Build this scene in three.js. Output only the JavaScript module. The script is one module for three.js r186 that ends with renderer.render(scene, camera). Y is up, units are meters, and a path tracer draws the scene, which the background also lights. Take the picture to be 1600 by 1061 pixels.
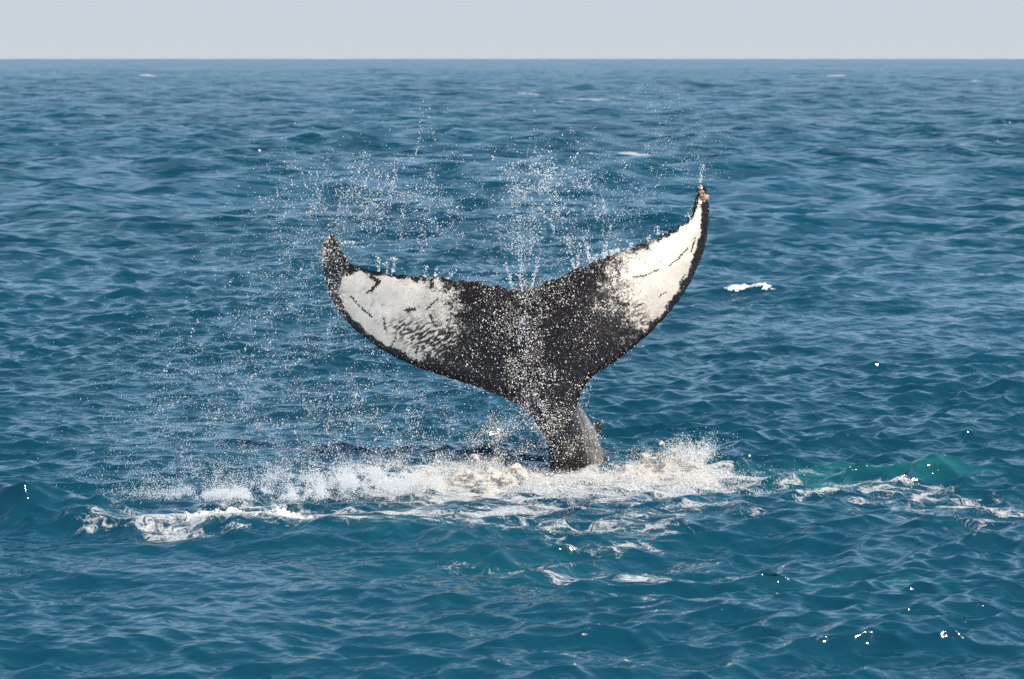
import * as THREE from 'three';
import { createNoise2D, createNoise3D } from 'simplex-noise';
import { mergeGeometries } from 'three/addons/utils/BufferGeometryUtils.js';

// ------------------------------------------------------------------ camera, sky, sun, exposure
const FPX = 4776, PITCH = Math.atan(438.5 / FPX) + 0.0004, EYE = new THREE.Vector3(0, 4.087, 30);
const scene = new THREE.Scene();
const camera = new THREE.PerspectiveCamera(2 * THREE.MathUtils.radToDeg(Math.atan(530.5 / FPX)), 1024 / 679, 0.5, 40000);
camera.position.copy(EYE);
camera.rotation.x = -PITCH;
camera.focus = 30;
camera.userData.fStop = 4;

const SKY_STOPS = [[0, 0.525, 0.57, 0.617], [1.8, 0.505, 0.565, 0.635], [5, 0.41, 0.60, 0.81], [12, 0.39, 0.66, 0.95], [20, 0.30, 0.55, 0.80], [30, 0.21, 0.455, 0.70], [60, 0.09, 0.24, 0.47], [90, 0.06, 0.16, 0.37]];
function skyTexture() {
  const W = 512, H = 256, d = new Float32Array(W * H * 4);
  for (let r = 0; r < H; r++) {
    const el = Math.max(0, ((r + 0.5) / H - 0.5) * 180);
    let k = 0; while (k < SKY_STOPS.length - 2 && SKY_STOPS[k + 1][0] < el) k++;
    const a = SKY_STOPS[k], b = SKY_STOPS[k + 1], t = Math.min(1, (el - a[0]) / (b[0] - a[0]));
    for (let c = 0; c < W; c++) for (let j = 0; j < 4; j++) d[(r * W + c) * 4 + j] = j < 3 ? a[j + 1] + (b[j + 1] - a[j + 1]) * t : 1;
  }
  const t = new THREE.DataTexture(d, W, H, THREE.RGBAFormat, THREE.FloatType);
  t.mapping = THREE.EquirectangularReflectionMapping; t.magFilter = THREE.LinearFilter; t.needsUpdate = true;
  return t;
}
scene.background = skyTexture();
scene.environment = scene.background;

const sun = new THREE.DirectionalLight(new THREE.Color(1, 0.88, 0.74), 4.8);
sun.position.set(0.44, 0.81, 0.43).multiplyScalar(60);
sun.castShadow = true;
sun.shadow.radius = 2.2;
Object.assign(sun.shadow.camera, { left: -12, right: 12, top: 12, bottom: -12, near: 1, far: 140 });
sun.shadow.mapSize.set(2048, 2048);
scene.add(sun, sun.target);

const renderer = new THREE.WebGLRenderer({ antialias: true });
renderer.toneMapping = THREE.LinearToneMapping;
renderer.toneMappingExposure = 1.15;
renderer.shadowMap.enabled = true;
renderer.setSize(1024, 679);

// ------------------------------------------------------------------ helpers
function rng(seed) { let s = seed | 0; return () => { s = (s + 0x6d2b79f5) | 0; let t = Math.imul(s ^ (s >>> 15), 1 | s); t = (t + Math.imul(t ^ (t >>> 7), 61 | t)) ^ t; return ((t ^ (t >>> 14)) >>> 0) / 4294967296; }; }
const n2 = createNoise2D(rng(11)), n3 = createNoise3D(rng(12));
const { clamp, smoothstep, lerp } = THREE.MathUtils;
const gauss = (r) => Math.sqrt(-2 * Math.log(1 - r() * 0.999999)) * Math.cos(2 * Math.PI * r());
const fbm2 = (x, y, o) => { let s = 0, a = 0.5; for (let i = 0; i < o; i++) { s += a * n2(x, y); x = x * 2.03 + 17.1; y = y * 2.03 - 9.7; a *= 0.5; } return s; };
const fbm3 = (x, y, z, o) => { let s = 0, a = 0.5; for (let i = 0; i < o; i++) { s += a * n3(x, y, z); x = x * 2.03 + 7.1; y = y * 2.03 - 3.7; z = z * 2.03 + 5.3; a *= 0.5; } return s; };
// sight line of the survey photograph through a point of it, met with a plane of the place
const CP = Math.cos(PITCH), SP = Math.sin(PITCH);
function ray(px, py) { const x = (px - 800) / FPX, y = -(py - 530.5) / FPX; return [x, y * CP - SP, -y * SP - CP]; }
function onPlane(px, py, z = 0) { const d = ray(px, py), t = (z - EYE.z) / d[2]; return [EYE.x + d[0] * t, EYE.y + d[1] * t, z]; }
function onWater(px, py) { const d = ray(px, py), t = -EYE.y / d[1]; return [d[0] * t, EYE.z + d[2] * t]; }
function tag(o, name, data) { o.name = name; Object.assign(o.userData, data); o.castShadow = o.receiveShadow = true; if (!o.parent) scene.add(o); return o; }

// A closed surface where field > 0, on a grid of cells (surface nets).
function surfaceNet(lo, hi, cell, field) {
  const N = [0, 1, 2].map((k) => Math.ceil((hi[k] - lo[k]) / cell) + 1), [nx, ny, nz] = N;
  const F = new Float32Array(nx * ny * nz), at = (i, j, k) => (k * ny + j) * nx + i;
  for (let k = 0; k < nz; k++) for (let j = 0; j < ny; j++) for (let i = 0; i < nx; i++) F[at(i, j, k)] = field(lo[0] + i * cell, lo[1] + j * cell, lo[2] + k * cell);
  const ids = new Int32Array(nx * ny * nz).fill(-1), pos = [], nor = [], idx = [];
  const C = [[0, 0, 0], [1, 0, 0], [0, 1, 0], [1, 1, 0], [0, 0, 1], [1, 0, 1], [0, 1, 1], [1, 1, 1]], E = [[0, 1], [2, 3], [4, 5], [6, 7], [0, 2], [1, 3], [4, 6], [5, 7], [0, 4], [1, 5], [2, 6], [3, 7]];
  const v = new Float32Array(8);
  for (let k = 0; k < nz - 1; k++) for (let j = 0; j < ny - 1; j++) for (let i = 0; i < nx - 1; i++) {
    let m = 0; for (let c = 0; c < 8; c++) { v[c] = F[at(i + C[c][0], j + C[c][1], k + C[c][2])]; if (v[c] > 0) m |= 1 << c; }
    if (m === 0 || m === 255) continue;
    let x = 0, y = 0, z = 0, n = 0;
    for (const [a, b] of E) { if ((v[a] > 0) === (v[b] > 0)) continue; const t = v[a] / (v[a] - v[b]); x += lerp(C[a][0], C[b][0], t); y += lerp(C[a][1], C[b][1], t); z += lerp(C[a][2], C[b][2], t); n++; }
    x /= n; y /= n; z /= n;
    ids[at(i, j, k)] = pos.length / 3;
    pos.push(lo[0] + (i + x) * cell, lo[1] + (j + y) * cell, lo[2] + (k + z) * cell);
    let gx = 0, gy = 0, gz = 0;
    for (let c = 0; c < 8; c++) { const wx = C[c][0] ? x : 1 - x, wy = C[c][1] ? y : 1 - y, wz = C[c][2] ? z : 1 - z; gx += (C[c][0] ? 1 : -1) * wy * wz * v[c]; gy += (C[c][1] ? 1 : -1) * wx * wz * v[c]; gz += (C[c][2] ? 1 : -1) * wx * wy * v[c]; }
    const l = -1 / (Math.hypot(gx, gy, gz) || 1); nor.push(gx * l, gy * l, gz * l);
  }
  const quad = (a, b, c, d, flip) => { if (a < 0 || b < 0 || c < 0 || d < 0) return; flip ? idx.push(a, c, b, a, d, c) : idx.push(a, b, c, a, c, d); };
  for (let k = 1; k < nz - 1; k++) for (let j = 1; j < ny - 1; j++) for (let i = 1; i < nx - 1; i++) {
    const s = F[at(i, j, k)] > 0;
    if (s !== F[at(i + 1, j, k)] > 0) quad(ids[at(i, j - 1, k - 1)], ids[at(i, j, k - 1)], ids[at(i, j, k)], ids[at(i, j - 1, k)], !s);
    if (s !== F[at(i, j + 1, k)] > 0) quad(ids[at(i - 1, j, k - 1)], ids[at(i - 1, j, k)], ids[at(i, j, k)], ids[at(i, j, k - 1)], !s);
    if (s !== F[at(i, j, k + 1)] > 0) quad(ids[at(i - 1, j - 1, k)], ids[at(i, j - 1, k)], ids[at(i, j, k)], ids[at(i - 1, j, k)], !s);
  }
  const g = new THREE.BufferGeometry();
  g.setAttribute('position', new THREE.Float32BufferAttribute(pos, 3)); g.setAttribute('normal', new THREE.Float32BufferAttribute(nor, 3));
  g.setIndex(new THREE.BufferAttribute(new Uint32Array(idx), 1));
  return g;
}
// signed distance (inside > 0) to a closed outline, and which of its sides is nearest
function outlineDistance(poly, x, y) {
  let best = 1e9, inside = false, side = 0;
  for (let i = 0, n = poly.length; i < n; i++) {
    const a = poly[i], b = poly[(i + 1) % n], ex = b[0] - a[0], ey = b[1] - a[1], t = clamp(((x - a[0]) * ex + (y - a[1]) * ey) / (ex * ex + ey * ey), 0, 1);
    const d = Math.hypot(x - a[0] - ex * t, y - a[1] - ey * t); if (d < best) { best = d; side = i; }
    if (a[1] > y !== b[1] > y && x < a[0] + ((y - a[1]) / ey) * ex) inside = !inside;
  }
  return [inside ? best : -best, side];
}
function spline(pts, per = 6) { const c = new THREE.CatmullRomCurve3(pts.map((p) => new THREE.Vector3(p[0], p[1], 0)), false, 'centripetal'); return c.getPoints((pts.length - 1) * per).map((p) => [p.x, p.y]); }

// ------------------------------------------------------------------ water
const WAVES = [];
{
  const r = rng(5), N = 160;
  for (let i = 0; i < N; i++) {
    const lam = 0.15 * Math.pow(9.5 / 0.15, (i + r()) / N), spread = lam > 3 ? 0.6 : 0.56;
    const th = 0.22 + gauss(r) * spread, k = (2 * Math.PI) / lam, amp = (lam > 5 ? 0.008 : lam > 2.6 ? 0.014 : lam > 1.7 ? 0.016 : lam > 0.75 ? 0.026 : lam > 0.2 ? 0.058 : 0.046) / k * (0.6 + 0.8 * r());
    WAVES.push({ lam, kx: Math.sin(th) * k, kz: Math.cos(th) * k, ux: Math.sin(th), uz: Math.cos(th), amp, ph: r() * 6.2832 });
  }
}
const LONG = []; { const r = rng(6); for (let i = 0; i < 30; i++) { const lam = 10 * Math.pow(4.5, (i + r()) / 30), th = 0.15 + gauss(r) * 0.5, k = (2 * Math.PI) / lam; LONG.push([Math.sin(th) * k, Math.cos(th) * k, 0.013 / k, r() * 6.2832]); } }
// single larger seas that the photograph shows: crest centre, half length, front and back width, height, skew
const SEAS = [[60, 820, 0.75, 0.24, 0.5, 0.24, 0.08], [-60, 822, 0.9, 0.26, 0.5, 0.20, 0], [150, 834, 0.7, 0.24, 0.5, 0.14, 0.1], [372, 838, 0.9, 0.34, 0.6, 0.17, 0], [640, 846, 1.4, 0.40, 0.8, 0.15, -0.12], [745, 868, 0.28, 0.22, 0.3, 0.10, 0], [1190, 474, 2.4, 0.8, 1.5, 0.30, 0.15], [1420, 752, 1.3, 0.4, 0.9, 0.08, 0.1],
  [712, 262, 1.7, 1.2, 2.0, 0.34, 0.2], [960, 262, 3.0, 1.4, 2.0, 0.22, 0.1], [1240, 800, 1.2, 0.4, 0.7, 0.10, 0]].map(([px, py, L, wf, wb, h, skew]) => { const [x, z] = onWater(px, py); return { x, z, L, wf, wb, h, skew }; });
const out3 = [0, 0, 0];
function sea(x, z, minLam) {
  let X = x, Y = 0, Z = z; const far = 1 + 1.5 * smoothstep(30 - z, 36, 120);
  const gust = 0.95 + 0.4 * n2(x * 0.045, z * 0.03) + 0.25 * n2(x * 0.16 + 40, z * 0.12);
  for (let i = WAVES.length - 1; i >= 0; i--) {
    const w = WAVES[i]; if (w.lam < minLam) break;
    const f = Math.min(1, (w.lam - minLam) / (minLam + 1e-9)) * w.amp * (w.lam < 1.2 ? gust : w.lam > 1.6 ? far : 1), p = w.kx * x + w.kz * z + w.ph, s = Math.sin(p);
    Y += f * Math.cos(p); X -= 0.9 * f * w.ux * s; Z -= 0.9 * f * w.uz * s;
  }
  const away = smoothstep(Math.hypot(x, z - 4), 18, 60);
  if (away > 0) for (const [kx, kz, a, ph] of LONG) Y += away * a * Math.cos(kx * x + kz * z + ph);
  if (z > -160) for (const q of SEAS) {
    const dx = (x - q.x) / q.L; if (dx < -2.6 || dx > 2.6) continue;
    const dz = z - q.z - q.skew * (x - q.x) - 0.16 * n2(x * 0.9, q.x) - 0.06 * n2(x * 3.1, q.x + z), e = dz > 0 ? dz / q.wf : dz / q.wb;
    if (e > -3 && e < 3) { const h = q.h * Math.exp(-dx * dx - Math.pow(Math.abs(e), 1.5)); Y += h; Z += h * 0.35; }
  }
  out3[0] = X; out3[1] = Y; out3[2] = Z; return out3;
}
// tileable small-wave slopes as a normal map (size in metres, waves as whole cycles per tile)
function rippleMap(seed, size, lam0, lam1, slope, spread, N = 90) {
  const S = 1024, r = rng(seed), sx = new Float32Array(S * S), sz = new Float32Array(S * S);
  for (let i = 0; i < N; i++) {
    const lam = lam0 * Math.pow(lam1 / lam0, (i + r()) / N), th = 0.2 + gauss(r) * spread, cx = Math.round((Math.sin(th) * size) / lam), cz = Math.round((Math.cos(th) * size) / lam);
    const m = Math.hypot(cx, cz); if (!m) continue;
    const a = slope * Math.sqrt(2 / N) * (0.5 + r()), dx = (a * cx) / m, dz = (a * cz) / m, st = (2 * Math.PI * cx) / S, c1 = Math.cos(st), s1 = Math.sin(st), ph = r() * 6.2832;
    for (let y = 0; y < S; y++) {
      let c = Math.cos((2 * Math.PI * cz * y) / S + ph), s = Math.sin((2 * Math.PI * cz * y) / S + ph);
      for (let x = 0, o = y * S; x < S; x++, o++) { const q = -s + 0.35 * s * c * 2; sx[o] += dx * q; sz[o] += dz * q; const t = c * c1 - s * s1; s = s * c1 + c * s1; c = t; }
    }
  }
  const d = new Uint8Array(S * S * 4);
  for (let i = 0; i < S * S; i++) { const l = 1 / Math.hypot(sx[i], sz[i], 1); d[i * 4] = 127.5 + 127.5 * -sx[i] * l; d[i * 4 + 1] = 127.5 + 127.5 * sz[i] * l; d[i * 4 + 2] = 127.5 + 127.5 * l; d[i * 4 + 3] = 255; }
  const t = new THREE.DataTexture(d, S, S, THREE.RGBAFormat); t.wrapS = t.wrapT = THREE.RepeatWrapping; t.magFilter = THREE.LinearFilter; t.needsUpdate = true;
  t.repeat.set(1 / size, -1 / size);   // uv are (x, -z) in metres; the rows of the map run with z
  return t;
}
const WATER = new THREE.Color(0.0038, 0.043, 0.071);
const rippleNear = rippleMap(31, 5.3, 0.055, 0.42, 0.10, 0.75), rippleFar = rippleMap(32, 37, 0.25, 4, 0.22, 0.7);
const waterMat = (map, scale, rough) => new THREE.MeshPhysicalMaterial({ color: 0xffffff, vertexColors: true, roughness: rough, ior: 1.333, normalMap: map, normalScale: new THREE.Vector2(scale, scale) });
const waterMats = [waterMat(rippleNear, 1, 0.08), waterMat(rippleFar, 0.85, 0.12), waterMat(rippleFar, 1.5, 0.15)];
// aerated green water: centre, size
const GREEN = [[1290, 748, 0.9, 0.7, 0.42], [1440, 752, 0.7, 0.5, 0.42], [1300, 765, 0.35, 0.3, 0.55], [1330, 915, 0.8, 0.5, 0.25], [690, 835, 1.0, 0.5, 0.16], [800, 880, 1.4, 0.8, 0.1]].map(([px, py, L, w, s]) => [...onWater(px, py), L, w, s]);
const tone = [0, 0, 0];
function waterTone(x, z) {
  let g = 0; if (z > -20) for (const q of GREEN) g = Math.max(g, q[4] * Math.exp(-(((x - q[0]) / q[2]) ** 2) - ((z - q[1]) / q[3]) ** 2) * clamp(0.7 + 0.6 * n2(x * 1.1, z * 2.4) + 0.3 * n2(x * 3, z * 6), 0, 1.2));
  const v = 1 + 0.22 * n2(x * 0.05 + 3, z * 0.02);
  tone[0] = lerp(WATER.r * v, 0.02, g); tone[1] = lerp(WATER.g * v, 0.20, g); tone[2] = lerp(WATER.b * v, 0.17, g); return tone;
}
{
  const HALF = 0.25, P = [], UV = [], COL = [], parts = [[], [], []];
  // rows by distance, columns by bearing; the mesh thins out with distance
  function fan(d0, d1, step, cols, mat, a0 = -HALF, a1 = HALF, drop = 0, flat = false) {
    const rows = []; for (let d = d0; d < d1; d += step(d)) rows.push(d); rows.push(d1);
    const base = P.length / 3;
    rows.forEach((d, r) => {
      const low = drop && r === rows.length - 1 ? drop : 0, st = step(d), minLam = Math.max(lerp(1.5, 1, smoothstep(d, 250, 400)) * st, d > 400 ? 0 : ((a1 - a0) / cols) * d * 2);
      for (let c = 0; c <= cols; c++) {
        const a = a0 + ((a1 - a0) * c) / cols, x = Math.sin(a) * d, z = EYE.z - Math.cos(a) * d;
        const p = flat ? [x, -0.25, z] : sea(x, z, minLam), t = waterTone(x, z);
        P.push(p[0], p[1] - low, p[2]); UV.push(p[0], -p[2]); COL.push(t[0], t[1], t[2]);
      }
    });
    const I = parts[mat];
    for (let r = 0; r < rows.length - 1; r++) for (let c = 0; c < cols; c++) { const i = base + r * (cols + 1) + c, j = i + cols + 1; I.push(i, i + 1, j, i + 1, j + 1, j); }
  }
  fan(11, 18.6, () => 0.12, 260, 0);
  fan(18.55, 61.4, (d) => Math.max(0.036, (0.5 * d * d) / 12494), 780, 0, -HALF, HALF, 0.4);
  fan(60, 112, (d) => 0.145 + (d - 60) * 0.0063, 500, 1, -HALF, HALF, 0.5);
  fan(110, 1010, (d) => 0.0042 * d, 400, 2, -HALF, HALF, 0.5);
  fan(1000, 9500, (d) => 0.013 * d, 260, 2);
  fan(0.5, 9500, (d) => 0.12 * d + 0.5, 180, 1, HALF - 0.005, 2 * Math.PI - HALF + 0.005, 0, true);
  fan(0.5, 11.3, () => 1, 8, 1, -HALF, HALF, 0, true);
  const g = new THREE.BufferGeometry();
  g.setAttribute('position', new THREE.Float32BufferAttribute(P, 3)); g.setAttribute('uv', new THREE.Float32BufferAttribute(UV, 2)); g.setAttribute('color', new THREE.Float32BufferAttribute(COL, 3));
  const I = new Uint32Array(parts[0].length + parts[1].length + parts[2].length); let o = 0;
  parts.forEach((p, k) => { I.set(p, o); g.addGroup(o, p.length, k); o += p.length; });
  g.setIndex(new THREE.BufferAttribute(I, 1)); g.computeVertexNormals();
  tag(new THREE.Mesh(g, waterMats), 'water', { kind: 'structure', label: 'choppy blue open sea reaching to the horizon', category: 'sea' });
}

// ------------------------------------------------------------------ whale
const HUB = onPlane(838, 600);
// mid surface of the flukes in depth: swept, both lobes bent away from the belly side, leaning back
function midDepth(x, y) { const u = x - HUB[0], v = y - HUB[1]; return 0.06 * u - 0.13 * u * u - 0.42 * v; }
function onFluke(px, py) { let p = onPlane(px, py); for (let i = 0; i < 6; i++) p = onPlane(px, py, Math.max(-1.4, midDepth(p[0], p[1]))); return p; }
const px2 = (list) => list.map(([x, y]) => onFluke(x, y).slice(0, 2));
const rightTrail = [[822, 456], [842, 446], [872, 433], [915, 414], [955, 398], [995, 384], [1035, 366], [1066, 350], [1080, 334], [1086, 312], [1090, 294], [1096, 286]];
const rightLead = [[1102, 292], [1107, 312], [1108, 335], [1105, 366], [1097, 400], [1082, 434], [1058, 472], [1025, 510], [986, 545], [948, 573], [922, 592], [909, 612], [900, 640]];
const root = [[893, 690], [880, 720], [862, 700]];
const leftLead = [[846, 672], [826, 645], [800, 626], [752, 606], [702, 590], [642, 569], [592, 543], [556, 516], [530, 488], [514, 458], [506, 428], [503, 400], [508, 378], [517, 364]];
const leftTrail = [[524, 368], [532, 384], [541, 402], [558, 415], [590, 423], [625, 429], [665, 432], [705, 436], [748, 442], [785, 449], [806, 457], [814, 463]];
const RT = spline(px2(rightTrail)), RL = spline(px2(rightLead)), RO = px2(root), LL = spline(px2(leftLead)), LT = spline(px2(leftTrail));
const FLUKE = [...RT, ...RL, ...RO, ...LL, ...LT];
const W0 = [-2.05, -0.62], WS = [4.2, 3.7];                                   // the box of the tail in x and y
const whaleGrid = (() => {
  const c = 0.02, nx = Math.ceil(WS[0] / c), ny = Math.ceil(WS[1] / c), D = new Float32Array(nx * ny), T = new Float32Array(nx * ny);
  const TRAIL = [...LT, ...RT], dist = (x, y) => { let b = 9; for (let i = 0; i < TRAIL.length - 1; i++) { const p = TRAIL[i], q = TRAIL[i + 1], ex = q[0] - p[0], ey = q[1] - p[1], t = clamp(((x - p[0]) * ex + (y - p[1]) * ey) / (ex * ex + ey * ey), 0, 1); b = Math.min(b, Math.hypot(x - p[0] - ex * t, y - p[1] - ey * t)); } return b; };
  for (let j = 0; j < ny; j++) for (let i = 0; i < nx; i++) { const x = W0[0] + i * c, y = W0[1] + j * c; D[j * nx + i] = outlineDistance(FLUKE, x, y)[0]; T[j * nx + i] = dist(x, y); }
  return { c, nx, ny, D, T };
})();
function flukeDistance(x, y) {
  const { c, nx, ny, D, T } = whaleGrid, fx = clamp((x - W0[0]) / c, 0, nx - 1.01), fy = clamp((y - W0[1]) / c, 0, ny - 1.01), i = fx | 0, j = fy | 0, a = fx - i, b = fy - j, o = j * nx + i;
  return [lerp(lerp(D[o], D[o + 1], a), lerp(D[o + nx], D[o + nx + 1], a), b), lerp(lerp(T[o], T[o + 1], a), lerp(T[o + nx], T[o + nx + 1], a), b)];
}
// tail stock: height above water -> centre x, centre z, half width, half depth
const STOCK = [[-0.62, 0.80, -0.62, 0.30, 0.66], [-0.1, 0.70, -0.40, 0.235, 0.52], [0.12, 0.655, -0.34, 0.205, 0.44], [0.40, 0.575, -0.27, 0.185, 0.37], [0.64, 0.46, -0.24, 0.185, 0.29], [0.95, 0.32, -0.26, 0.17, 0.20], [1.3, 0.2, -0.34, 0.12, 0.13], [1.65, 0.12, -0.42, 0.07, 0.08], [1.85, 0.09, -0.48, 0.02, 0.03]];
function stockAt(y) {
  let k = 0; while (k < STOCK.length - 2 && STOCK[k + 1][0] < y) k++;
  const a = STOCK[k], b = STOCK[k + 1], t = clamp((y - a[0]) / (b[0] - a[0]), 0, 1); return [lerp(a[1], b[1], t), lerp(a[2], b[2], t), lerp(a[3], b[3], t), lerp(a[4], b[4], t)];
}
const KNOB = [onPlane(936, 690)[0], onPlane(936, 690)[1] + 0.08, -0.62];
function whaleField(x, y, z) {
  const [d0, dt] = flukeDistance(x, y), trail = dt < Math.abs(d0) + 0.02, u = Math.abs(x - HUB[0]);
  const ragged = trail ? 0.018 * n2(x * 7, y * 7) + 0.004 * n2(x * 24, y * 24) : 0.006 * n2(x * 7, y * 7);
  const d = d0 + ragged + 0.004, A = lerp(0.135, 0.05, smoothstep(u, 0.1, 1.7)), q = Math.min(1, dt / 0.5);
  const m = Math.min(1, d / 0.3), t = d > 0 ? Math.min(A * Math.sqrt(m * (2 - m)) * (0.25 + 0.75 * Math.sqrt(q * (2 - q))), 0.012 + d * 1.5) : d * 0.8;
  const f1 = t - Math.abs(z - midDepth(x, y));
  if (y > 1.86) return f1;
  const [cx, cz, a, b] = stockAt(y), psi = 0.52, ex = x - cx, ez = z - cz, q1 = ex * Math.cos(psi) + ez * Math.sin(psi), q2 = -ex * Math.sin(psi) + ez * Math.cos(psi);
  // a keel: the section narrows to its two ends
  const e = Math.sqrt((q1 / a) ** 2 + (q2 / b) ** 2), f2 = (1 - e) * Math.min(a, b);
  let f3 = 0.042 - Math.hypot(x - KNOB[0], (y - KNOB[1]) * 0.7, z - KNOB[2]);
  const k = 0.09, h = Math.max(k - Math.abs(f1 - f2), 0) / k; let f = Math.max(f1, f2) + h * h * k * 0.25;
  const k3 = 0.05, h3 = Math.max(k3 - Math.abs(f - f3), 0) / k3; return Math.max(f, f3) + h3 * h3 * k3 * 0.25;
}
// skin: black with white patches on the belly side of each fluke lobe
function skinTexture() {
  const S = 2048, d = new Uint8Array(S * S * 4), R = new Uint8Array(S * S * 4), B = new Uint8Array(S * S * 4);
  const L = px2([[534, 432], [560, 424], [600, 431], [650, 437], [694, 441], [712, 462], [722, 500], [716, 530], [690, 548], [676, 560], [655, 562], [612, 543], [572, 517], [545, 490], [528, 460]]);
  const Rr = px2([[1084, 338], [1064, 356], [1030, 373], [990, 391], [952, 403], [934, 420], [950, 446], [938, 470], [966, 486], [992, 500], [978, 520], [1002, 515], [1034, 488], [1060, 452], [1080, 414], [1093, 372], [1096, 330], [1091, 318]]);
  const cell = 0.02, gx = Math.ceil(WS[0] / cell) + 2, gy = Math.ceil(WS[1] / cell) + 2, G = new Float32Array(gx * gy);
  for (let j = 0; j < gy; j++) for (let i = 0; i < gx; i++) { const x = W0[0] + i * cell, y = W0[1] + j * cell; G[j * gx + i] = Math.max(outlineDistance(L, x, y)[0], outlineDistance(Rr, x, y)[0]); }
  // scars and marks: dark strokes with a width
  const marks = [[[580, 432], [592, 440], 9], [[592, 440], [580, 454], 7], [[580, 454], [574, 456], 4], [[549, 463], [566, 482], 3], [[566, 482], [582, 494], 4], [[634, 484], [648, 482], 6], [[668, 482], [684, 466], 3], [[672, 490], [680, 508], 4], [[600, 496], [603, 515], 3], [[612, 540], [618, 528], 3], [[650, 552], [654, 540], 4],
    [[988, 432], [1006, 430], 4], [[1006, 430], [1030, 420], 2.5], [[1000, 418], [1012, 406], 2], [[968, 474], [982, 473], 4], [[990, 480], [1002, 474], 2], [[1045, 415], [1062, 402], 2], [[1060, 402], [1074, 388], 2.5], [[960, 415], [968, 428], 3], [[1062, 440], [1070, 430], 3], [[1086, 372], [1080, 392], 3], [[1030, 462], [1040, 456], 2]].map(([a, b, w]) => [...px2([a, b]), w * 0.0063 * 0.36]);
  const blotch = [[705, 538, 50, 1], [662, 526, 34, 1], [625, 512, 26, 0.85], [668, 480, 20, 0.3], [590, 500, 14, 0.4], [640, 485, 10, 0.5], [722, 470, 24, 0.5], [945, 450, 40, 0.55], [985, 480, 34, 0.6], [960, 425, 30, 0.4], [1000, 500, 22, 0.5]].map(([a, b, r, q]) => [...onFluke(a, b).slice(0, 2), r * 0.0063, q]);
  for (let j = 0; j < S; j++) for (let i = 0; i < S; i++) {
    const x = W0[0] + (WS[0] * (i + 0.5)) / S, y = W0[1] + (WS[1] * (j + 0.5)) / S, o = (j * S + i) * 4;
    if (flukeDistance(x, y)[0] < -0.12 && (y > 1 || Math.abs(x - stockAt(y)[0]) > 0.7)) { d[o] = d[o + 1] = d[o + 2] = 28; R[o] = R[o + 1] = R[o + 2] = 80; B[o] = B[o + 1] = B[o + 2] = 128; d[o + 3] = R[o + 3] = B[o + 3] = 255; continue; }
    const fx = (x - W0[0]) / cell, fy = (y - W0[1]) / cell, p = fx | 0, q = fy | 0, a = fx - p, b = fy - q, g = q * gx + p;
    const ds = lerp(lerp(G[g], G[g + 1], a), lerp(G[g + gx], G[g + gx + 1], a), b);
    let w = 0;
    if (ds > -0.16) {
      const inner = 1 - smoothstep(Math.abs(x - HUB[0]), 0.6, 1.45);                 // mottled towards the centre, crisp at the rim
      const n = fbm2(x * 5, y * 5, 3) * 0.20 * (0.15 + inner) + fbm2(x * 22, y * 22, 3) * lerp(0.014, 0.17, inner);
      w = smoothstep(ds + n + inner * 0.07 * n2(x * 70, y * 70), -0.012 - 0.07 * inner, 0.02 + 0.14 * inner);
      for (const [bx, by, br, bs] of blotch) { const q = ((x - bx) ** 2 + ((y - by) * 1.3) ** 2) / (br * br); if (q < 4) w *= 1 - bs * Math.exp(-q) * smoothstep(fbm2((x * 0.85 + y * 0.5) * 9, (y * 0.85 - x * 0.5) * 26, 5) + 0.14 * n2(x * 60, y * 60), -0.48, 0.3); }
      const line = Math.abs(n2(x * 5 + 3, y * 5)) + 0.5 * Math.abs(n2(x * 2, y * 2 + 5)); w *= 1 - 0.45 * (1 - smoothstep(line, 0.02, 0.09)) * smoothstep(n2(x * 6, y * 6 + 20), -0.1, 0.5);
      const scratch = Math.abs(n2(x * 9 + y * 6, (y - x) * 46)) ; w *= 1 - 0.75 * smoothstep(n2(x * 3.1 + 9, y * 3.1) - scratch * 3.2, 0.05, 0.3) * (0.3 + inner);
      w *= 1 - 0.85 * smoothstep(fbm2(x * 34 + 5, y * 34, 2) - 0.42 + 0.30 * inner, 0, 0.12) * (0.35 + 0.65 * inner);
      if (ds > -0.05) for (const [m, e, wd] of marks) { const ex = e[0] - m[0], ey = e[1] - m[1], t = clamp(((x - m[0]) * ex + (y - m[1]) * ey) / (ex * ex + ey * ey), 0, 1), dd = Math.hypot(x - m[0] - ex * t, y - m[1] - ey * t) + 0.012 * n2(x * 40, y * 40); if (dd < wd + 0.006) w *= 0.12 + 0.88 * smoothstep(dd, wd - 0.005, wd + 0.007); }
    }
    w = lerp(w, smoothstep(w, 0.1, 0.8), 0.7);
    // sheen of water running down the tail stock side, painted pale into the skin
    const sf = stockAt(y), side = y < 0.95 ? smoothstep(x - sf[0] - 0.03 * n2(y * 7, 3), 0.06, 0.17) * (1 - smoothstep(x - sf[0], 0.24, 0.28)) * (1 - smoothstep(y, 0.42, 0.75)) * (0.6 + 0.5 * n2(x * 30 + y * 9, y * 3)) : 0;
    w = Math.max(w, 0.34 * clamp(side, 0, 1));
    const speck = smoothstep(n2(x * 75, y * 75) + 0.35 * n2(x * 19, y * 19), 0.72, 0.98) * 0.6, v = 0.85 + 0.3 * fbm2(x * 14, y * 14, 3), shade = 0.92 + 0.22 * fbm2(x * 3, y * 3, 4) + 0.08 * fbm2(x * 30, y * 30, 2);
    w = Math.max(w, speck * 0.5 * (1 - w));
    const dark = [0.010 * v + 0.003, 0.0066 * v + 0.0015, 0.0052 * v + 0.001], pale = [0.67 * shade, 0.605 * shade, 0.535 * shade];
    for (let k = 0; k < 3; k++) { const l = lerp(dark[k], pale[k], w); d[o + k] = 255 * (l < 0.0031308 ? l * 12.92 : 1.055 * Math.pow(l, 1 / 2.4) - 0.055); }
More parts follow.
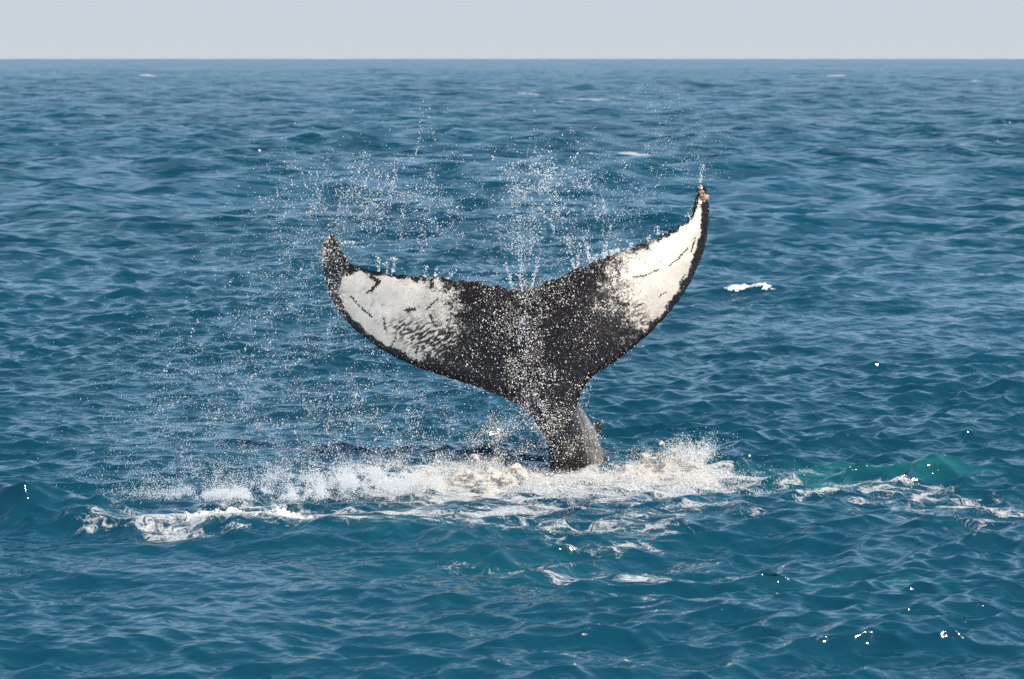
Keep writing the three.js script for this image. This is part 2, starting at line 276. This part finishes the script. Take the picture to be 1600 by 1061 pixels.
    d[o + 3] = 255;
    const rr = lerp(0.20, 0.38, w) + 0.12 * fbm2(x * 9, y * 9, 3); R[o] = R[o + 1] = R[o + 2] = 255 * clamp(rr, 0.15, 0.8); R[o + 3] = 255;
    const bb = 0.5 + 0.35 * fbm2(x * 16, y * 16, 4) - 0.12 * (1 - w) + 0.1 * speck; B[o] = B[o + 1] = B[o + 2] = 255 * clamp(bb, 0, 1); B[o + 3] = 255;
  }
  return [d, R, B].map((a, k) => { const t = new THREE.DataTexture(a, S, S, THREE.RGBAFormat); if (!k) t.colorSpace = THREE.SRGBColorSpace; t.magFilter = THREE.LinearFilter; t.needsUpdate = true; return t; });
}
const whale = tag(new THREE.Group(), 'humpback_whale', { label: 'black whale tail with white patched flukes raised upright out of the sea', category: 'whale' });
let skinGeo;
{
  const g = skinGeo = surfaceNet([W0[0], W0[1], -1.55], [W0[0] + WS[0], W0[1] + WS[1], 0.42], 0.0125, whaleField);
  const p = g.attributes.position, n = g.attributes.normal, uv = new Float32Array(p.count * 2);
  for (let i = 0; i < p.count; i++) { uv[i * 2] = (p.getX(i) - W0[0]) / WS[0]; uv[i * 2 + 1] = (p.getY(i) - W0[1]) / WS[1]; }
  g.setAttribute('uv', new THREE.BufferAttribute(uv, 2));
  const belly = [], back = [], I = g.index.array;
  for (let i = 0; i < I.length; i += 3) (n.getZ(I[i]) + n.getZ(I[i + 1]) + n.getZ(I[i + 2]) > -0.35 ? belly : back).push(I[i], I[i + 1], I[i + 2]);
  g.setIndex([...[belly, back].reduce((a, b) => a.concat(b), [])]);
  g.addGroup(0, belly.length, 0); g.addGroup(belly.length, back.length, 1);
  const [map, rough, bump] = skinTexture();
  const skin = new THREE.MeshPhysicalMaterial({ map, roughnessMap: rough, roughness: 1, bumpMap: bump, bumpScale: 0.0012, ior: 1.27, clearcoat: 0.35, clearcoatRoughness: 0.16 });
  const dorsal = new THREE.MeshPhysicalMaterial({ color: new THREE.Color(0.013, 0.0115, 0.011), roughness: 0.33, ior: 1.38, bumpMap: bump, bumpScale: 0.004 });
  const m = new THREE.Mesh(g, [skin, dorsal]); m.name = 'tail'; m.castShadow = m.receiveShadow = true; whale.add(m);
}
// barnacles on both fluke tips: ribbed cones with a crater
{
  const r = rng(71), mats = [[0.52, 0.36, 0.22], [0.62, 0.48, 0.34], [0.38, 0.27, 0.18], [0.60, 0.42, 0.34]].map((c) => new THREE.MeshStandardMaterial({ color: new THREE.Color(...c), roughness: 0.75 }));
  const shapes = [0, 1, 2].map((k) => {
    const g = new THREE.LatheGeometry([[0, 0.35], [0.22, 0.42], [0.3, 0.78], [0.42, 0.85], [0.62, 0.62], [0.88, 0.28], [1, 0]].map((p) => new THREE.Vector2(...p)), 14), p = g.attributes.position;
    for (let i = 0; i < p.count; i++) { const a = Math.atan2(p.getZ(i), p.getX(i)), s = 1 + 0.12 * Math.cos(a * 6 + k) + 0.08 * Math.cos(a * 3 + k * 2); p.setX(i, p.getX(i) * s); p.setZ(i, p.getZ(i) * s); }
    g.computeVertexNormals(); return g;
  });
  const spots = [[1092, 293, 2.5], [1096, 291, 3], [1093, 300, 3.4], [1098, 299, 3], [1096, 306, 3.4], [1101, 304, 3], [1099, 311, 3], [1104, 309, 5], [1107, 306, 4], [1101, 315, 2.4], [1097, 314, 2], [514, 372, 4.4], [510, 379, 4.6], [507, 388, 4], [505, 396, 4.6], [512, 391, 3], [504, 406, 4], [509, 402, 2.6], [518, 378, 2.4], [519, 391, 2.4]];
  const pos = skinGeo.attributes.position, nor = skinGeo.attributes.normal;
  spots.forEach(([px, py, s], i) => {
    const w = onFluke(px, py); let best = 0, bd = 1e9;
    for (let v = 0; v < pos.count; v++) { const d = Math.hypot(pos.getX(v) - w[0], pos.getY(v) - w[1]) - 0.02 * nor.getZ(v); if (d < bd) { bd = d; best = v; } }
    const m = new THREE.Mesh(shapes[i % 3], mats[i % 4]), q = new THREE.Vector3(nor.getX(best), nor.getY(best), nor.getZ(best));
    m.name = i ? 'barnacle_' + String(i).padStart(3, '0') : 'barnacle';
    m.position.set(pos.getX(best), pos.getY(best), pos.getZ(best)).addScaledVector(q, -0.004); m.quaternion.setFromUnitVectors(new THREE.Vector3(0, 1, 0), q); m.rotateY(r() * 6);
    m.scale.setScalar(s * 0.0056); m.castShadow = m.receiveShadow = true; whale.add(m);
  });
}

// ------------------------------------------------------------------ thrown-up white water round the tail
const frothMat = new THREE.MeshPhysicalMaterial({ color: new THREE.Color(0.66, 0.655, 0.65), roughness: 0.5, ior: 1.33 });
function ridge(list, z) { return list.map(([px, top, zz]) => { const p = onPlane(px, top, zz ?? z); return { x: p[0], y: p[1], z: p[2] }; }); }
const SPLASH_L = ridge([[540, 778, 1.0], [600, 762, 1.0], [625, 758, 0.95], [645, 742, 0.92], [668, 738, 0.9], [700, 748, 0.85], [733, 724, 0.75], [765, 716, 0.7], [800, 724, 0.6], [830, 738, 0.5], [856, 752, 0.45], [880, 762, 0.45]]);
const SPLASH_R = ridge([[940, 756, 0.4], [960, 738, 0.3], [978, 726, 0.25], [1010, 712, 0.2], [1050, 706, 0.2], [1078, 702, 0.2], [1094, 716, 0.2], [1106, 738, 0.25], [1120, 756, 0.25]]);
const SPLASH_F = ridge([[300, 792, 2.15], [370, 788, 2.2], [440, 789, 2.1], [520, 794, 1.95], [600, 796, 1.85], [680, 790, 1.8], [740, 784, 1.7], [830, 780, 1.65], [920, 778, 1.55], [1000, 768, 1.4], [1080, 758, 1.3], [1120, 760, 1.3]]);
const SPLASH_C = ridge([[838, 739, 0.5], [880, 742, 0.6], [920, 742, 0.6], [960, 738, 0.45], [992, 731, 0.3]]);
function ridgeHeight(R, x, z, front, back) {
  if (x < R[0].x - 0.15 || x > R[R.length - 1].x + 0.15) return -1;
  let k = 0; while (k < R.length - 2 && R[k + 1].x < x) k++;
  const a = R[k], b = R[k + 1], t = clamp((x - a.x) / (b.x - a.x), -0.5, 1.5), y = lerp(a.y, b.y, t), dz = z - lerp(a.z, b.z, t), e = dz > 0 ? dz / front : dz / back;
  return y * Math.exp(-e * e) - 0.02;
}
function splashHeight(x, z) { return Math.max(ridgeHeight(SPLASH_C, x, z, 0.55, 0.5), ridgeHeight(SPLASH_L, x, z, 0.40, 0.25), ridgeHeight(SPLASH_R, x, z, 0.34, 0.26), ridgeHeight(SPLASH_F, x, z, 0.14, 0.22) * 0.75); }
const splashMat = new THREE.MeshPhysicalMaterial({ color: new THREE.Color(0.74, 0.70, 0.64), roughness: 0.4, ior: 1.33, transmission: 0.35, thickness: 0 });  // beige of warm sun and shadow mixed into the froth colour
{
  const field = (x, y, z) => {
    const h = splashHeight(x, z); if (h < -0.15) return -0.3;
    const n = fbm3(x * 3.2, y * 4, z * 3.8, 2) * 0.26 + fbm3(x * 8, y * 16, z * 9, 2) * 0.075 + fbm3(x * 34, y * 46, z * 34, 2) * 0.05;
    return (h * 0.94 - y) * 0.8 + n * smoothstep(h, 0, 0.12) - 0.06;
  };
  const g = surfaceNet([-3.6, -0.12, -0.4], [2.1, 0.72, 2.6], 0.014, field);
  tag(new THREE.Mesh(g, splashMat), 'splash', { label: 'white churned water thrown up round the base of the whale tail', category: 'splash', kind: 'stuff' });
}

// ------------------------------------------------------------------ foam on the water
function foamPaths() {
  // strokes of foam seen from the boat: from, to, half width across in metres, strength
  return [[[232, 792], [420, 786], 0.10, 0.7], [[420, 790], [560, 800], 0.14, 0.9], [[560, 802], [700, 802], 0.20, 1], [[700, 802], [860, 795], 0.22, 1], [[860, 795], [1000, 784], 0.18, 0.95], [[1000, 784], [1110, 770], 0.16, 0.85], [[1100, 772], [1230, 784], 0.10, 0.7],
    [[640, 836], [720, 832], 0.10, 0.8], [[720, 832], [800, 826], 0.06, 0.6], [[680, 826], [760, 806], 0.05, 0.75], [[750, 822], [840, 808], 0.04, 0.7], [[800, 836], [960, 828], 0.22, 0.75], [[860, 846], [1060, 832], 0.12, 0.62], [[930, 860], [1000, 852], 0.10, 0.6], [[1040, 806], [1100, 800], 0.06, 0.7], [[1000, 815], [1150, 805], 0.14, 0.5],
    [[780, 882], [850, 876], 0.03, 0.7], [[850, 880], [915, 872], 0.03, 0.6], [[775, 896], [870, 886], 0.05, 0.65], [[860, 890], [915, 898], 0.06, 0.5], [[945, 886], [1015, 896], 0.12, 0.75], [[1010, 890], [1120, 884], 0.10, 0.55],
    [[1330, 762], [1420, 770], 0.14, 0.7], [[1340, 780], [1440, 772], 0.10, 0.6], [[1400, 775], [1480, 800], 0.24, 0.62], [[1470, 800], [1600, 815], 0.4, 0.58], [[1520, 800], [1640, 792], 0.3, 0.58], [[1280, 790], [1380, 782], 0.12, 0.5], [[1180, 800], [1250, 795], 0.06, 0.6], [[1150, 815], [1200, 812], 0.06, 0.55],
    [[250, 836], [340, 832], 0.05, 0.9], [[300, 834], [400, 828], 0.26, 1.35], [[390, 828], [475, 828], 0.26, 1.35], [[470, 830], [560, 838], 0.07, 1.0], [[560, 838], [660, 836], 0.04, 0.6], [[330, 786], [420, 800], 0.05, 0.5], [[600, 812], [660, 820], 0.08, 0.5],
    [[1080, 890], [1140, 888], 0.05, 0.5], [[720, 878], [760, 882], 0.08, 0.6], [[730, 742], [870, 760], 0.5, 1.0], [[640, 765], [900, 780], 0.4, 1.0], [[830, 748], [990, 746], 0.5, 1.3], [[860, 770], [1040, 766], 0.4, 1.05], [[930, 752], [1100, 752], 0.35, 1.1]].map(([a, b, w, s]) => [onWater(...a), onWater(...b), w, s]);
}
const FOAM = foamPaths(), F0 = [-5.6, -1.6], FS = [11.6, 9.2];
function foamMask(x, z) {
  let m = 0;
  const wx = x + 0.10 * n2(x * 1.7, z * 1.7), wz = z + 0.09 * n2(x * 1.3 + 30, z * 2.1);
  for (const [a, b, w, s] of FOAM) { const ex = b[0] - a[0], ey = b[1] - a[1], t = clamp(((wx - a[0]) * ex + (wz - a[1]) * ey) / (ex * ex + ey * ey), 0, 1), d = Math.hypot((wx - a[0] - ex * t) * 0.7, wz - a[1] - ey * t) / (w * 1.5); if (d < 2.2) m = Math.max(m, s * Math.exp(-d * d * 0.8)); }
  return m;
}
{
  const TW = 2048, TH = 1024, A = new Uint8Array(TW * TH * 4), MW = 256, MH = 256, M = new Float32Array((MW + 1) * (MH + 1));
  for (let j = 0; j <= MH; j++) for (let i = 0; i <= MW; i++) M[j * (MW + 1) + i] = foamMask(F0[0] + (FS[0] * i) / MW, F0[1] + (FS[1] * j) / MH);
  const maskAt = (u, v) => { const fx = clamp(u * MW, 0, MW - 0.01), fy = clamp(v * MH, 0, MH - 0.01), i = fx | 0, j = fy | 0, a = fx - i, b = fy - j, o = j * (MW + 1) + i; return lerp(lerp(M[o], M[o + 1], a), lerp(M[o + MW + 1], M[o + MW + 2], a), b); };
  for (let j = 0; j < TH; j++) for (let i = 0; i < TW; i++) {
    const u = (i + 0.5) / TW, v = (j + 0.5) / TH, m = maskAt(u, v), o = (j * TW + i) * 4; let al = 0;
    if (m > 0.02) {
      const x = F0[0] + u * FS[0], z = F0[1] + v * FS[1], qx = x + 0.06 * n2(x * 5, z * 4), qz = z + 0.06 * n2(x * 4 + 9, z * 5);
      const web = 1 - Math.abs(n2(qx * 3.0, qz * 4.2)) * 2.4, fine = 1 - Math.abs(n2(qx * 9, qz * 12)) * 2.4, lace = 1 - Math.abs(n2(qx * 22, qz * 26)) * 2.2, clump = fbm2(qx * 1.6 + 60, qz * 3.0, 5);
      const cover = m * 0.95 - 0.72 + 0.30 * Math.max(web, 0) + 0.26 * Math.max(fine, 0) + 0.24 * lace + 0.85 * clump;
      al = smoothstep(cover, -0.08, 0.50) * 0.92 * (0.66 + 0.34 * n2(x * 45, z * 45) + 0.2 * n2(x * 17, z * 19)) * smoothstep(m, 0.03, 0.25);
    }
    A[o] = A[o + 1] = A[o + 2] = 255 * clamp(al, 0, 1); A[o + 3] = 255;
  }
  const alpha = new THREE.DataTexture(A, TW, TH, THREE.RGBAFormat); alpha.magFilter = THREE.LinearFilter; alpha.needsUpdate = true;
  const GX = 420, GZ = 260, P = [], UV = [], I = [], id = new Int32Array((GX + 1) * (GZ + 1)).fill(-1);
  const vert = (i, j) => { const k = j * (GX + 1) + i; if (id[k] < 0) { id[k] = P.length / 3; const p = sea(F0[0] + (FS[0] * i) / GX, F0[1] + (FS[1] * j) / GZ, 0.09); P.push(p[0], p[1] + 0.011, p[2]); UV.push(i / GX, j / GZ); } return id[k]; };
  for (let j = 0; j < GZ; j++) for (let i = 0; i < GX; i++) {
    let any = 0; for (let a = 0; a <= 4 && !any; a++) for (let b = 0; b <= 2; b++) if (A[(Math.min(TH - 1, ((j + b / 2) / GZ) * TH | 0) * TW + Math.min(TW - 1, ((i + a / 4) / GX) * TW | 0)) * 4] > 8) { any = 1; break; }
    if (any) { const a = vert(i, j), b = vert(i + 1, j), c = vert(i + 1, j + 1), d = vert(i, j + 1); I.push(a, d, b, b, d, c); }
  }
  const g = new THREE.BufferGeometry(); g.setAttribute('position', new THREE.Float32BufferAttribute(P, 3)); g.setAttribute('uv', new THREE.Float32BufferAttribute(UV, 2)); g.setIndex(I); g.computeVertexNormals();
  const foamMat = new THREE.MeshStandardMaterial({ color: new THREE.Color(0.66, 0.67, 0.67), roughness: 0.6, alphaMap: alpha, transparent: true });
  tag(new THREE.Mesh(g, foamMat), 'sea_foam', { label: 'lacy white foam streaks lying on the water around the splash', category: 'foam', kind: 'stuff' });
}

// ------------------------------------------------------------------ breaking crests
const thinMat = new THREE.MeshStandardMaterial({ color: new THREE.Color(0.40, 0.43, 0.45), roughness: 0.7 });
function crest(px, py, length, height, depth, seed, label, skew = 0, tail = 0) {
  const [x0, z0] = onWater(px, py), cell = Math.max(0.014, length / 90), d = 30 - z0; let r0 = 0;
  const bases = new Map(), baseAt = (x, z) => { const k = Math.round(x / cell * 2) * 100003 + Math.round(z / cell * 2); let v = bases.get(k); if (v === undefined) bases.set(k, v = seaHeight(x0 + x, z0 + z)); return v; };
  const field = (x, y, z) => {
    const u = x / length, s = z - skew * x - 0.1 * length * n2(x / length * 1.5, seed), base = baseAt(x, z);
    const h = height * Math.max(0, 1 - (2 * u) ** 2) * clamp(0.8 + 0.35 * n2(u * 4, seed) + 0.35 * n2(u * 13, seed + z * 2 / depth), 0, 1.3), e = s > 0 ? s / (depth * 0.6) : s / depth;
    return (base - 0.012 + h * Math.exp(-e * e) - y) + height * (0.5 * fbm3(x / length * 9, y / height * 1.1, z / length * 9 + seed, 3) + 0.45 * fbm3(x / length * 34, y / height * 4, z / length * 34 + seed, 2)) * Math.exp(-e * e) - height * 0.18;
  };
  const b = [-length * 0.55, -0.05, -depth * 1.4 - Math.abs(skew) * length * 0.5], t = [length * 0.55, 0, depth * 1.2 + Math.abs(skew) * length * 0.5];
  let mn = 9, mx = -9; for (let i = 0; i <= 20; i++) for (let j = 0; j <= 8; j++) { const q = seaHeight(x0 + lerp(b[0], t[0], i / 20), z0 + lerp(b[2], t[2], j / 8)); mn = Math.min(mn, q); mx = Math.max(mx, q); }
  b[1] = mn - 0.04; t[1] = mx + height * 1.5;
  const g = surfaceNet(b, t, cell, field); if (!g.attributes.position.count) { console.log('empty crest', label); return; }
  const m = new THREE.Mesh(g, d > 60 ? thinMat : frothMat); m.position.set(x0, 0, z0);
  return m;
}
function seaHeight(x, z) { const ml = Math.max(0.09, (30 - z) ** 2 / 12494); let qx = x, qz = z; for (let i = 0; i < 2; i++) { const p = sea(qx, qz, ml); qx += x - p[0]; qz += z - p[2]; } return sea(qx, qz, ml)[1]; }
let nc = 0;
for (const [px, py, L, H, D, label, skew] of [
  [395, 833, 1.25, 0.15, 0.24, 'broad white breaking crest in front of the spray, left of the tail', -0.1],
  [1170, 474, 1.0, 0.05, 0.2, 'thin white crest on the wave right behind the right fluke', 0.2],
  [722, 268, 1.0, 0.05, 0.5, 'pale crest on the dark wave above the left fluke', 0.7],
  [955, 266, 4.2, 0.06, 0.9, 'long pale breaking streak between the tail notch and the right fluke tip', 0.4],
  [905, 158, 7, 0.16, 2.5, 'widest white cap in the far sea above the tail', 0], [975, 156, 3.5, 0.12, 2, 'small white cap just right of the widest far white cap', 0],
  [1525, 128, 2.6, 0.35, 3, 'bright white cap near the right edge below the horizon', 0], [1355, 137, 4, 0.16, 2.5, 'low white cap to the left of the bright one near the right edge', 0],
  [400, 114, 3, 0.4, 3, 'bright white cap left of centre just below the horizon', 0], [230, 121, 4.5, 0.4, 3, 'low white cap at far left just below the horizon', 0], [818, 149, 3, 0.12, 2, 'small white cap left of the widest far white cap', 0], [1310, 120, 4, 0.35, 3, 'faint white cap under the horizon on the right', 0]]) {
  const m = crest(px, py, L, H, D, 3.7 + nc * 5.1, label, skew); if (!m) continue;
  tag(m, nc ? 'whitecap_' + String(nc).padStart(3, '0') : 'whitecap', { label, category: 'whitecap', group: 'white caps on the open sea' }); nc++;
}

// ------------------------------------------------------------------ spray
const dropMat = new THREE.MeshPhysicalMaterial({ color: new THREE.Color(0.98, 0.98, 0.98), roughness: 0.8, ior: 1.33, transmission: 0.45, thickness: 0 });
const dropGeo = new THREE.IcosahedronGeometry(1, 1);
const sunTintMat = new THREE.MeshPhysicalMaterial({ color: new THREE.Color(0.97, 0.92, 0.86), roughness: 0.8, ior: 1.33, transmission: 0.3, thickness: 0 });  // cream tint stands for warm sunlight on the drops, not silt
function cloud(name, label, list, mat = dropMat) {
  const m = new THREE.InstancedMesh(dropGeo, mat, list.length), M = new THREE.Matrix4(), q = new THREE.Quaternion(), r = rng(list.length), s = new THREE.Vector3(), p = new THREE.Vector3(), e = new THREE.Euler();
  list.forEach(([x, y, z, rad], i) => { q.setFromEuler(e.set(r() * 0.9 - 0.45, 0, r() * 0.9 - 0.45)); s.set(rad * (0.75 + 0.4 * r()), rad * (0.9 + 0.6 * r()), rad * (0.75 + 0.4 * r())); m.setMatrixAt(i, M.compose(p.set(x, y, z), q, s)); });
  return tag(m, name, { label, category: 'spray', kind: 'stuff' });
}
const dropR = (r, lo, hi, pw = 0.5) => 0.82 * Math.min(hi, lo * Math.pow(Math.max(r(), 1e-4), -pw));
{
  const r = rng(91), air = [], front = [], low = [], sunTinted = [];
  // a drifting clump of drops: centre and spread in the photograph's plane, then depth
  const puff = (list, n0, cx, cy, sx, sy, rot, z, sz, lo, hi, clump = 0.5) => {
    const n = list === air ? n0 * 1.9 : n0; if (list === air) { lo *= 0.42; hi *= 0.66; clump *= 0.8; }
    for (let i = 0, guard = 0; i < n && guard < n * 12; guard++) {
      const a = gauss(r) * sx, b = gauss(r) * sy, px = cx + a * Math.cos(rot) - b * Math.sin(rot), py = cy + a * Math.sin(rot) + b * Math.cos(rot);
      if (clump && r() > clamp(0.5 + clump * 1.4 * (n2(px * 0.018, py * 0.018) + 0.6 * n2(px * 0.05, py * 0.05)), 0.03, 1)) continue;
      const p = onPlane(px, py, z + gauss(r) * sz); if (p[1] < 0.03) continue;
      list.push([...p, dropR(r, lo, hi)]); i++;
    }
  };
  // above the left lobe
  puff(air, 2600, 590, 310, 80, 32, 0, -0.6, 0.35, 0.0030, 0.0115); puff(air, 1300, 520, 320, 70, 50, -0.3, -0.6, 0.4, 0.003, 0.009); puff(air, 1100, 690, 330, 60, 55, 0, -0.6, 0.4, 0.003, 0.009); puff(air, 1600, 470, 420, 60, 70, 0, -0.4, 0.5, 0.003, 0.008);
  // left of the flukes, falling
  puff(air, 2600, 440, 560, 110, 80, -0.5, 0, 0.6, 0.003, 0.0085); puff(air, 1700, 590, 620, 90, 45, 0.35, 0.1, 0.4, 0.003, 0.0085); puff(air, 3600, 400, 680, 130, 60, 0, 0.4, 0.6, 0.0026, 0.008); puff(air, 3000, 560, 690, 110, 45, 0, 0.4, 0.5, 0.0026, 0.0075); puff(air, 1500, 300, 620, 70, 80, 0, 0.3, 0.6, 0.0026, 0.0075); puff(air, 700, 720, 660, 70, 30, 0, 0.2, 0.4, 0.003, 0.008);
  // between the lobes
  puff(air, 1500, 850, 290, 38, 26, 0.3, -0.5, 0.3, 0.0034, 0.013); puff(air, 1300, 930, 315, 50, 42, 0, -0.5, 0.3, 0.003, 0.010); puff(air, 600, 818, 330, 16, 36, 0, -0.5, 0.2, 0.0034, 0.011); puff(air, 500, 815, 400, 22, 32, 0, -0.5, 0.2, 0.0034, 0.011); puff(air, 900, 890, 390, 40, 34, 0, -0.5, 0.25, 0.003, 0.009); puff(air, 500, 1000, 320, 50, 50, 0, -0.6, 0.4, 0.003, 0.008); puff(air, 260, 1045, 215, 22, 34, 0, -0.6, 0.4, 0.003, 0.008); puff(air, 500, 760, 400, 50, 40, 0, -0.5, 0.3, 0.003, 0.008); puff(air, 300, 1080, 240, 30, 30, 0, -0.6, 0.3, 0.003, 0.007);
  // single jets rising off the trailing edges
  for (const [x0, y0, x1, y1, n] of [[592, 424, 590, 396, 40], [613, 428, 616, 402, 40], [606, 427, 602, 408, 25], [664, 432, 666, 414, 25], [680, 434, 684, 418, 20], [700, 436, 712, 420, 25], [897, 420, 886, 366, 70], [922, 410, 914, 372, 50], [902, 418, 906, 380, 40], [948, 398, 946, 374, 30], [1028, 366, 1026, 352, 24], [1012, 376, 1016, 366, 16], [1094, 286, 1098, 256, 60], [1080, 345, 1076, 334, 14], [926, 410, 932, 398, 30], [943, 403, 944, 394, 60], [955, 400, 957, 391, 90], [966, 396, 966, 389, 70], [980, 392, 990, 380, 30], [815, 455, 812, 370, 70], [830, 452, 842, 400, 80], [800, 448, 790, 410, 50], [535, 380, 552, 378, 30]]) {
    for (let i = 0; i < n * 1.6; i++) { const t = Math.pow(r(), 1.3), p = onPlane(lerp(x0, x1, t) + gauss(r) * (1.0 + 2 * t), lerp(y0, y1, t) + gauss(r) * 1.5, onFluke(x0, y0)[2] + gauss(r) * 0.02); air.push([p[0], p[1], p[2], dropR(r, 0.003, 0.010)]); }
  }
  // strings of drops thrown in arcs
  const strings = (n, cx, cy, sx, sy, ang, spread, len, z) => {
    for (let k = 0; k < n; k++) {
      const x0 = cx + gauss(r) * sx, y0 = cy + gauss(r) * sy, a = ang + gauss(r) * spread, L = len * (0.4 + r()), bend = gauss(r) * 0.25 * L, m = 6 + r() * 26, zz = z + gauss(r) * 0.3, big = 0.7 + 0.6 * r();
      for (let i = 0; i < m; i++) { const t = r(), w = 0.8 + 2.2 * t, p = onPlane(x0 + Math.cos(a) * L * t + gauss(r) * w, y0 + Math.sin(a) * L * t + bend * t * t + gauss(r) * w, zz); if (p[1] > 0.04) air.push([p[0], p[1], p[2], dropR(r, 0.0018 * big, 0.0085)]); }
    }
  };
  strings(70, 590, 320, 70, 35, -1.9, 0.5, 40, -0.6); strings(38, 840, 320, 30, 45, -1.5, 0.35, 55, -0.5); strings(50, 920, 340, 50, 45, -1.35, 0.4, 50, -0.5); strings(18, 815, 400, 14, 30, -1.6, 0.2, 45, -0.5); strings(60, 430, 600, 110, 90, 2.2, 0.4, 60, 0.2); strings(50, 580, 670, 80, 50, 1.9, 0.4, 45, 0.3); strings(38, 815, 505, 9, 50, 1.57, 0.25, 50, 0.35); strings(40, 830, 600, 12, 30, 1.2, 0.2, 40, 0.3); strings(25, 480, 400, 40, 60, 2.0, 0.4, 40, -0.4);
  // drops in front of the tail, thick along its centre line
  const pos = skinGeo.attributes.position, nor = skinGeo.attributes.normal, lit = []; for (let v = 0; v < pos.count; v++) if (nor.getZ(v) > 0.1 && pos.getY(v) > 0.05) lit.push(v);
  const line = px2([[815, 455], [812, 560], [838, 620], [872, 690]]);
  let guard = 0; while (front.length < 10500 && guard++ < 800000) {
    const v = lit[(r() * lit.length) | 0], x = pos.getX(v), y = pos.getY(v); let dl = 9;
    for (let k = 0; k < 3; k++) { const a = line[k], b = line[k + 1], ex = b[0] - a[0], ey = b[1] - a[1], t = clamp(((x - a[0]) * ex + (y - a[1]) * ey) / (ex * ex + ey * ey), 0, 1); dl = Math.min(dl, Math.hypot(x - a[0] - ex * t, y - a[1] - ey * t)); }
    const u = Math.abs(x - HUB[0]), want = 0.95 * Math.exp(-((dl / 0.13) ** 2)) + 0.40 * Math.exp(-((u / 0.62) ** 2)) + (x < -1.66 ? 0.35 : 0) + 0.012;
    if (r() > want * clamp(0.55 + 0.7 * n2(x * 2.2, y * 2.2) + 0.4 * n2(x * 7, y * 7), 0.05, 1)) continue;
    const off = 0.004 + Math.abs(gauss(r)) * 0.05; front.push([x + nor.getX(v) * off + gauss(r) * 0.012, y + nor.getY(v) * off + gauss(r) * 0.012, pos.getZ(v) + nor.getZ(v) * off, dropR(r, 0.0017, 0.0080, 0.5)]);
  }
  // fine veil close to the splash, and drops flung off its surface
  puff(low, 17000, 410, 778, 95, 8, 0, 1.7, 0.3, 0.0013, 0.0042, 0.6); puff(low, 9000, 400, 752, 110, 16, 0, 1.4, 0.4, 0.0015, 0.0045, 0.3); puff(low, 16000, 560, 768, 70, 16, 0, 1.2, 0.35, 0.0017, 0.006, 0.3); puff(sunTinted, 8000, 690, 752, 70, 18, 0, 0.6, 0.3, 0.0012, 0.005, 0.5); puff(sunTinted, 5000, 600, 762, 50, 16, 0, 0.9, 0.3, 0.0016, 0.006, 0.5); puff(sunTinted, 5000, 780, 700, 40, 26, -0.6, 0.2, 0.25, 0.0014, 0.006, 0.4); puff(low, 6000, 1080, 712, 20, 13, -0.3, 0.15, 0.2, 0.0013, 0.006, 0.4); puff(sunTinted, 5000, 1045, 718, 42, 14, -0.15, 0.15, 0.2, 0.0013, 0.0055, 0.3); 
  puff(low, 15000, 760, 791, 190, 5, -0.035, 1.75, 0.12, 0.0016, 0.006, 0.4); puff(sunTinted, 4000, 860, 772, 140, 12, -0.06, 1.2, 0.25, 0.0016, 0.006, 0.4); puff(sunTinted, 3000, 1070, 757, 50, 10, 0, 0.6, 0.2, 0.0016, 0.006, 0.4);
  for (let i = 0, g2 = 0; i < 14000 && g2 < 900000; g2++) {
    const x = lerp(-3.6, 2.1, r()), z = lerp(-0.35, 2.6, r()), h = splashHeight(x, z); if (h < 0.02) continue;
    (x > -1.4 && z < 1.45 ? sunTinted : low).push([x, Math.max(0.02, h * (0.80 + 0.30 * r()) + 0.025 * gauss(r) + 0.05 * r() ** 3), z, dropR(r, 0.0013, 0.0055, 0.45)]); i++;
  }
  cloud('falling_spray', 'fine white drops flying in the air left of and above the flukes', air);
  cloud('clinging_spray', 'white drops in front of the dark middle of the whale tail', front, sunTintMat);
  cloud('splash_spray', 'dense white spray low over the water round the splash', low);
  cloud('sun_tinted_spray', 'spray tinted cream for warm sunlight over the churned water beside the tail stock', sunTinted, sunTintMat);
  console.log('drops', air.length, front.length, low.length);
}

renderer.render(scene, camera);
